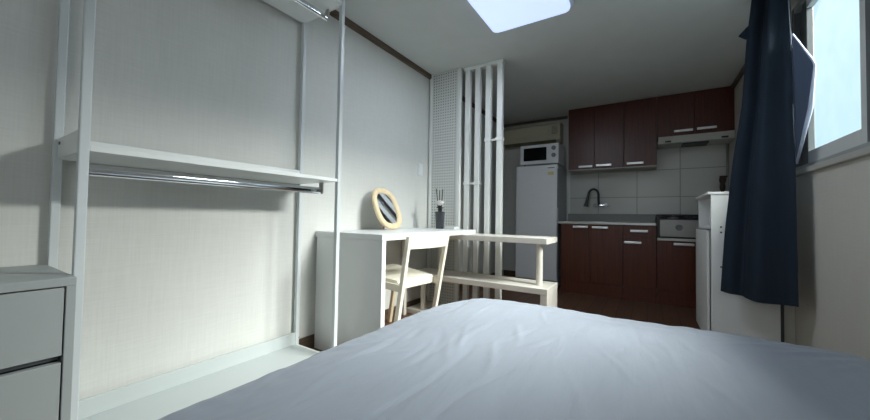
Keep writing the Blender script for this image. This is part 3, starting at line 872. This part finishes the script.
# ------------------------------------------------------------------ curtain
def curtain():
    root = thing('curtain', 'dark navy curtain gathered at the side of the window', 'curtain', (.62, 2.7, 2.25))
    def lerp(a, b, t): return a + (b - a) * t
    def key(tab, z):
        for (z0, *a), (z1, *b) in zip(tab, tab[1:]):
            if z <= z0 and z >= z1:
                t = (z0 - z) / (z0 - z1)
                return [lerp(p, q, t) for p, q in zip(a, b)]
        return list(tab[-1][1:])
    #        z     left (x,y)      right (x,y)
    tab = [(2.275, .566, 2.80, .712, 2.70), (2.0, .540, 2.80, .706, 2.66), (1.6, .520, 2.81, .703, 2.62), (1.2, .470, 2.82, .702, 2.60), (.8, .435, 2.83, .700, 2.585), (.40, .405, 2.80, .700, 2.572)]
    nu, nv = 90, 60
    bm = bmesh.new(); g = []
    for j in range(nv + 1):
        v = j / nv
        row = []
        for i in range(nu + 1):
            u = i / nu
            zb = .415 - .012 * math.sin(PI * u) - .008 * u
            z = lerp(2.275, zb, v)
            lx, ly, rx, ry = key(tab, max(z, .4001))
            p = Vector((lerp(lx, rx, u), lerp(ly, ry, u)))
            d = Vector((rx - lx, ry - ly)); nrm = Vector((d.y, -d.x)).normalized()   # towards the room side
            amp = lerp(.018, .016, v)
            # one deep fold near the left, then broad soft folds
            f = amp * math.sin(2 * PI * (1.9 * u + .12 + .05 * math.sin(3 * v))) * (.6 + .4 * math.sin(PI * u))
            f += .045 * math.exp(-((u - .60) / .28) ** 2) * (.35 + .65 * min(1, v * 2.2))
            f += -.024 * math.exp(-((u - .26) / .07) ** 2)
            f += .006 * noise.noise(Vector((u * 6, v * 3, .4)))
            q = p + nrm * f
            row.append(bm.verts.new((q.x, q.y, z)))
        g.append(row)
    for j in range(nv):
        for i in range(nu):
            bm.faces.new((g[j][i], g[j][i + 1], g[j + 1][i + 1], g[j + 1][i]))
    # small stray corner of cloth sticking out at the room side, near the top
    obj('cloth', bm, M['curtain'], root, smooth=True)
    bm = bmesh.new()
    A = [(.556, 2.80, 2.14), (.545, 2.80, 2.02), (.575, 2.83, 2.0)]
    P = [bm.verts.new(p) for p in ((.57, 2.80, 2.13), (.535, 2.795, 2.10), (.497, 2.80, 2.055), (.522, 2.795, 2.03), (.555, 2.80, 2.01), (.57, 2.81, 2.05))]
    bm.faces.new(P)
    obj('loose_corner', bm, M['curtain'], root)
    # turned-back edge on the window side whose pale rim is painted-in window light
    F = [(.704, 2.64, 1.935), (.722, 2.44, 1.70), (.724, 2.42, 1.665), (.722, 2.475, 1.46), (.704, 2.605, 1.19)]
    bm = bmesh.new()
    n = 14
    base = [Vector((.7035, lerp(2.648, 2.603, k / n), lerp(1.94, 1.18, k / n))) for k in range(n + 1)]
    def edge(t):
        seg = t * (len(F) - 1); i = min(int(seg), len(F) - 2); return Vector(F[i]).lerp(Vector(F[i + 1]), seg - i)
    ed = [edge(k / n) for k in range(n + 1)]
    m_ = 8; gr = []
    for k in range(n + 1):
        gr.append([bm.verts.new(base[k].lerp(ed[k], s / m_) + Vector((.012 * math.sin(PI * s / m_) * math.sin(PI * k / n), 0, 0))) for s in range(m_ + 1)])
    for k in range(n):
        for s in range(m_): bm.faces.new((gr[k][s], gr[k][s + 1], gr[k + 1][s + 1], gr[k + 1][s]))
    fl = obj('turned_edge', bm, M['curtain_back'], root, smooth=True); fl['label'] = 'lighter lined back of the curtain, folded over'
    bm = bmesh.new(); tube(bm, F, [.004, .005, .006, .011, .006], 8); obj('rimlit_hem', bm, M['rimlit_hem'], fl, smooth=True)
    bm = bmesh.new(); tube(bm, [(.702, 2.70, 2.25), (.698, 2.652, 1.95), (.696, 2.612, 1.5), (.697, 2.60, 1.2)], .003, 8); obj('rimlit_hem', bm, M['rimlit_hem'], fl, smooth=True)
curtain()
root = thing('curtain_rail', 'white curtain rail on the ceiling above the window', 'curtain rail', (.70, 1.8, CH))
obj('rail', B((.69, .72, .5, 3.0, CH - .012, CH - .001, .002)), M['white_metal'], root)

# ------------------------------------------------------------------ light
def area(name, loc, target, sx, sy, power, rgb):
    d = bpy.data.lights.new(name, 'AREA'); d.shape = 'RECTANGLE'; d.size = sx; d.size_y = sy; d.energy = power; d.color = rgb
    o = bpy.data.objects.new(name, d); COL.objects.link(o); o.location = loc
    o.rotation_euler = (Vector(target) - Vector(loc)).to_track_quat('-Z', 'Y').to_euler()
    return o
area('window_daylight', (2.6, 2.45, 3.15), (-1.3, 1.15, .4), 1.7, 1.2, 900, (1.0, .985, .94))
area('rear_fill', (-.3, -1.15, 1.3), (-.7, 2.2, 2.2), 1.2, .8, 3.2, (.90, .96, 1.0))  # added fill lamp behind the camera for ceiling and upper walls, no window there
area('bed_fill', (.15, -1.15, 1.75), (.45, 2.2, .85), 1.0, .9, 5.5, (.93, .97, 1.0))  # added fill lamp behind the camera, brightens the bed and right wall
pd = bpy.data.lights.new('ceiling_lamp', 'AREA'); pd.shape = 'SQUARE'; pd.size = .5; pd.energy = 13.0; pd.color = (.8, .88, 1)
po = bpy.data.objects.new('ceiling_lamp', pd); COL.objects.link(po); po.location = (-.71, 2.02, 2.228)

wd = bpy.data.worlds.new('sky'); SC.world = wd; wd.use_nodes = True
N = wd.node_tree.nodes; L = wd.node_tree.links
bg = N['Background']
sky = N.new('ShaderNodeTexSky'); sky.sky_type = 'HOSEK_WILKIE'; sky.turbidity = 6; sky.sun_direction = (-.5, -.4, .75)
mixc = N.new('ShaderNodeMix'); mixc.data_type = 'RGBA'; mixc.inputs['Factor'].default_value = .97; mixc.inputs['B'].default_value = S((192, 228, 242))
L.new(sky.outputs[0], mixc.inputs['A']); L.new(mixc.outputs['Result'], bg.inputs['Color'])
bg.inputs['Strength'].default_value = 1.1

# ------------------------------------------------------------------ camera
cam = bpy.data.cameras.new('camera'); co = bpy.data.objects.new('camera', cam); COL.objects.link(co)
F, CX, CY = 332.396, 439.55, 208.345
cam.sensor_fit = 'HORIZONTAL'; cam.sensor_width = 36; cam.lens = 36 * F / 870
cam.shift_x = -(CX - 435) / 870; cam.shift_y = (CY - 210) / 870
cam.clip_start = .02
yw, p, r = math.radians(32.0005), math.radians(1.5012), math.radians(.9261)
f = Vector((-math.sin(yw) * math.cos(p), math.cos(yw) * math.cos(p), math.sin(p)))
rt = Vector((math.cos(yw), math.sin(yw), 0)); up = rt.cross(f)
R = rt * math.cos(r) + up * math.sin(r); U = up * math.cos(r) - rt * math.sin(r)
co.matrix_world = Matrix(((R.x, U.x, -f.x, 0), (R.y, U.y, -f.y, 0), (R.z, U.z, -f.z, .862), (0, 0, 0, 1)))
SC.camera = co
SC.view_settings.view_transform = 'Standard'
SC.view_settings.look = 'None'
SC.view_settings.exposure = 0
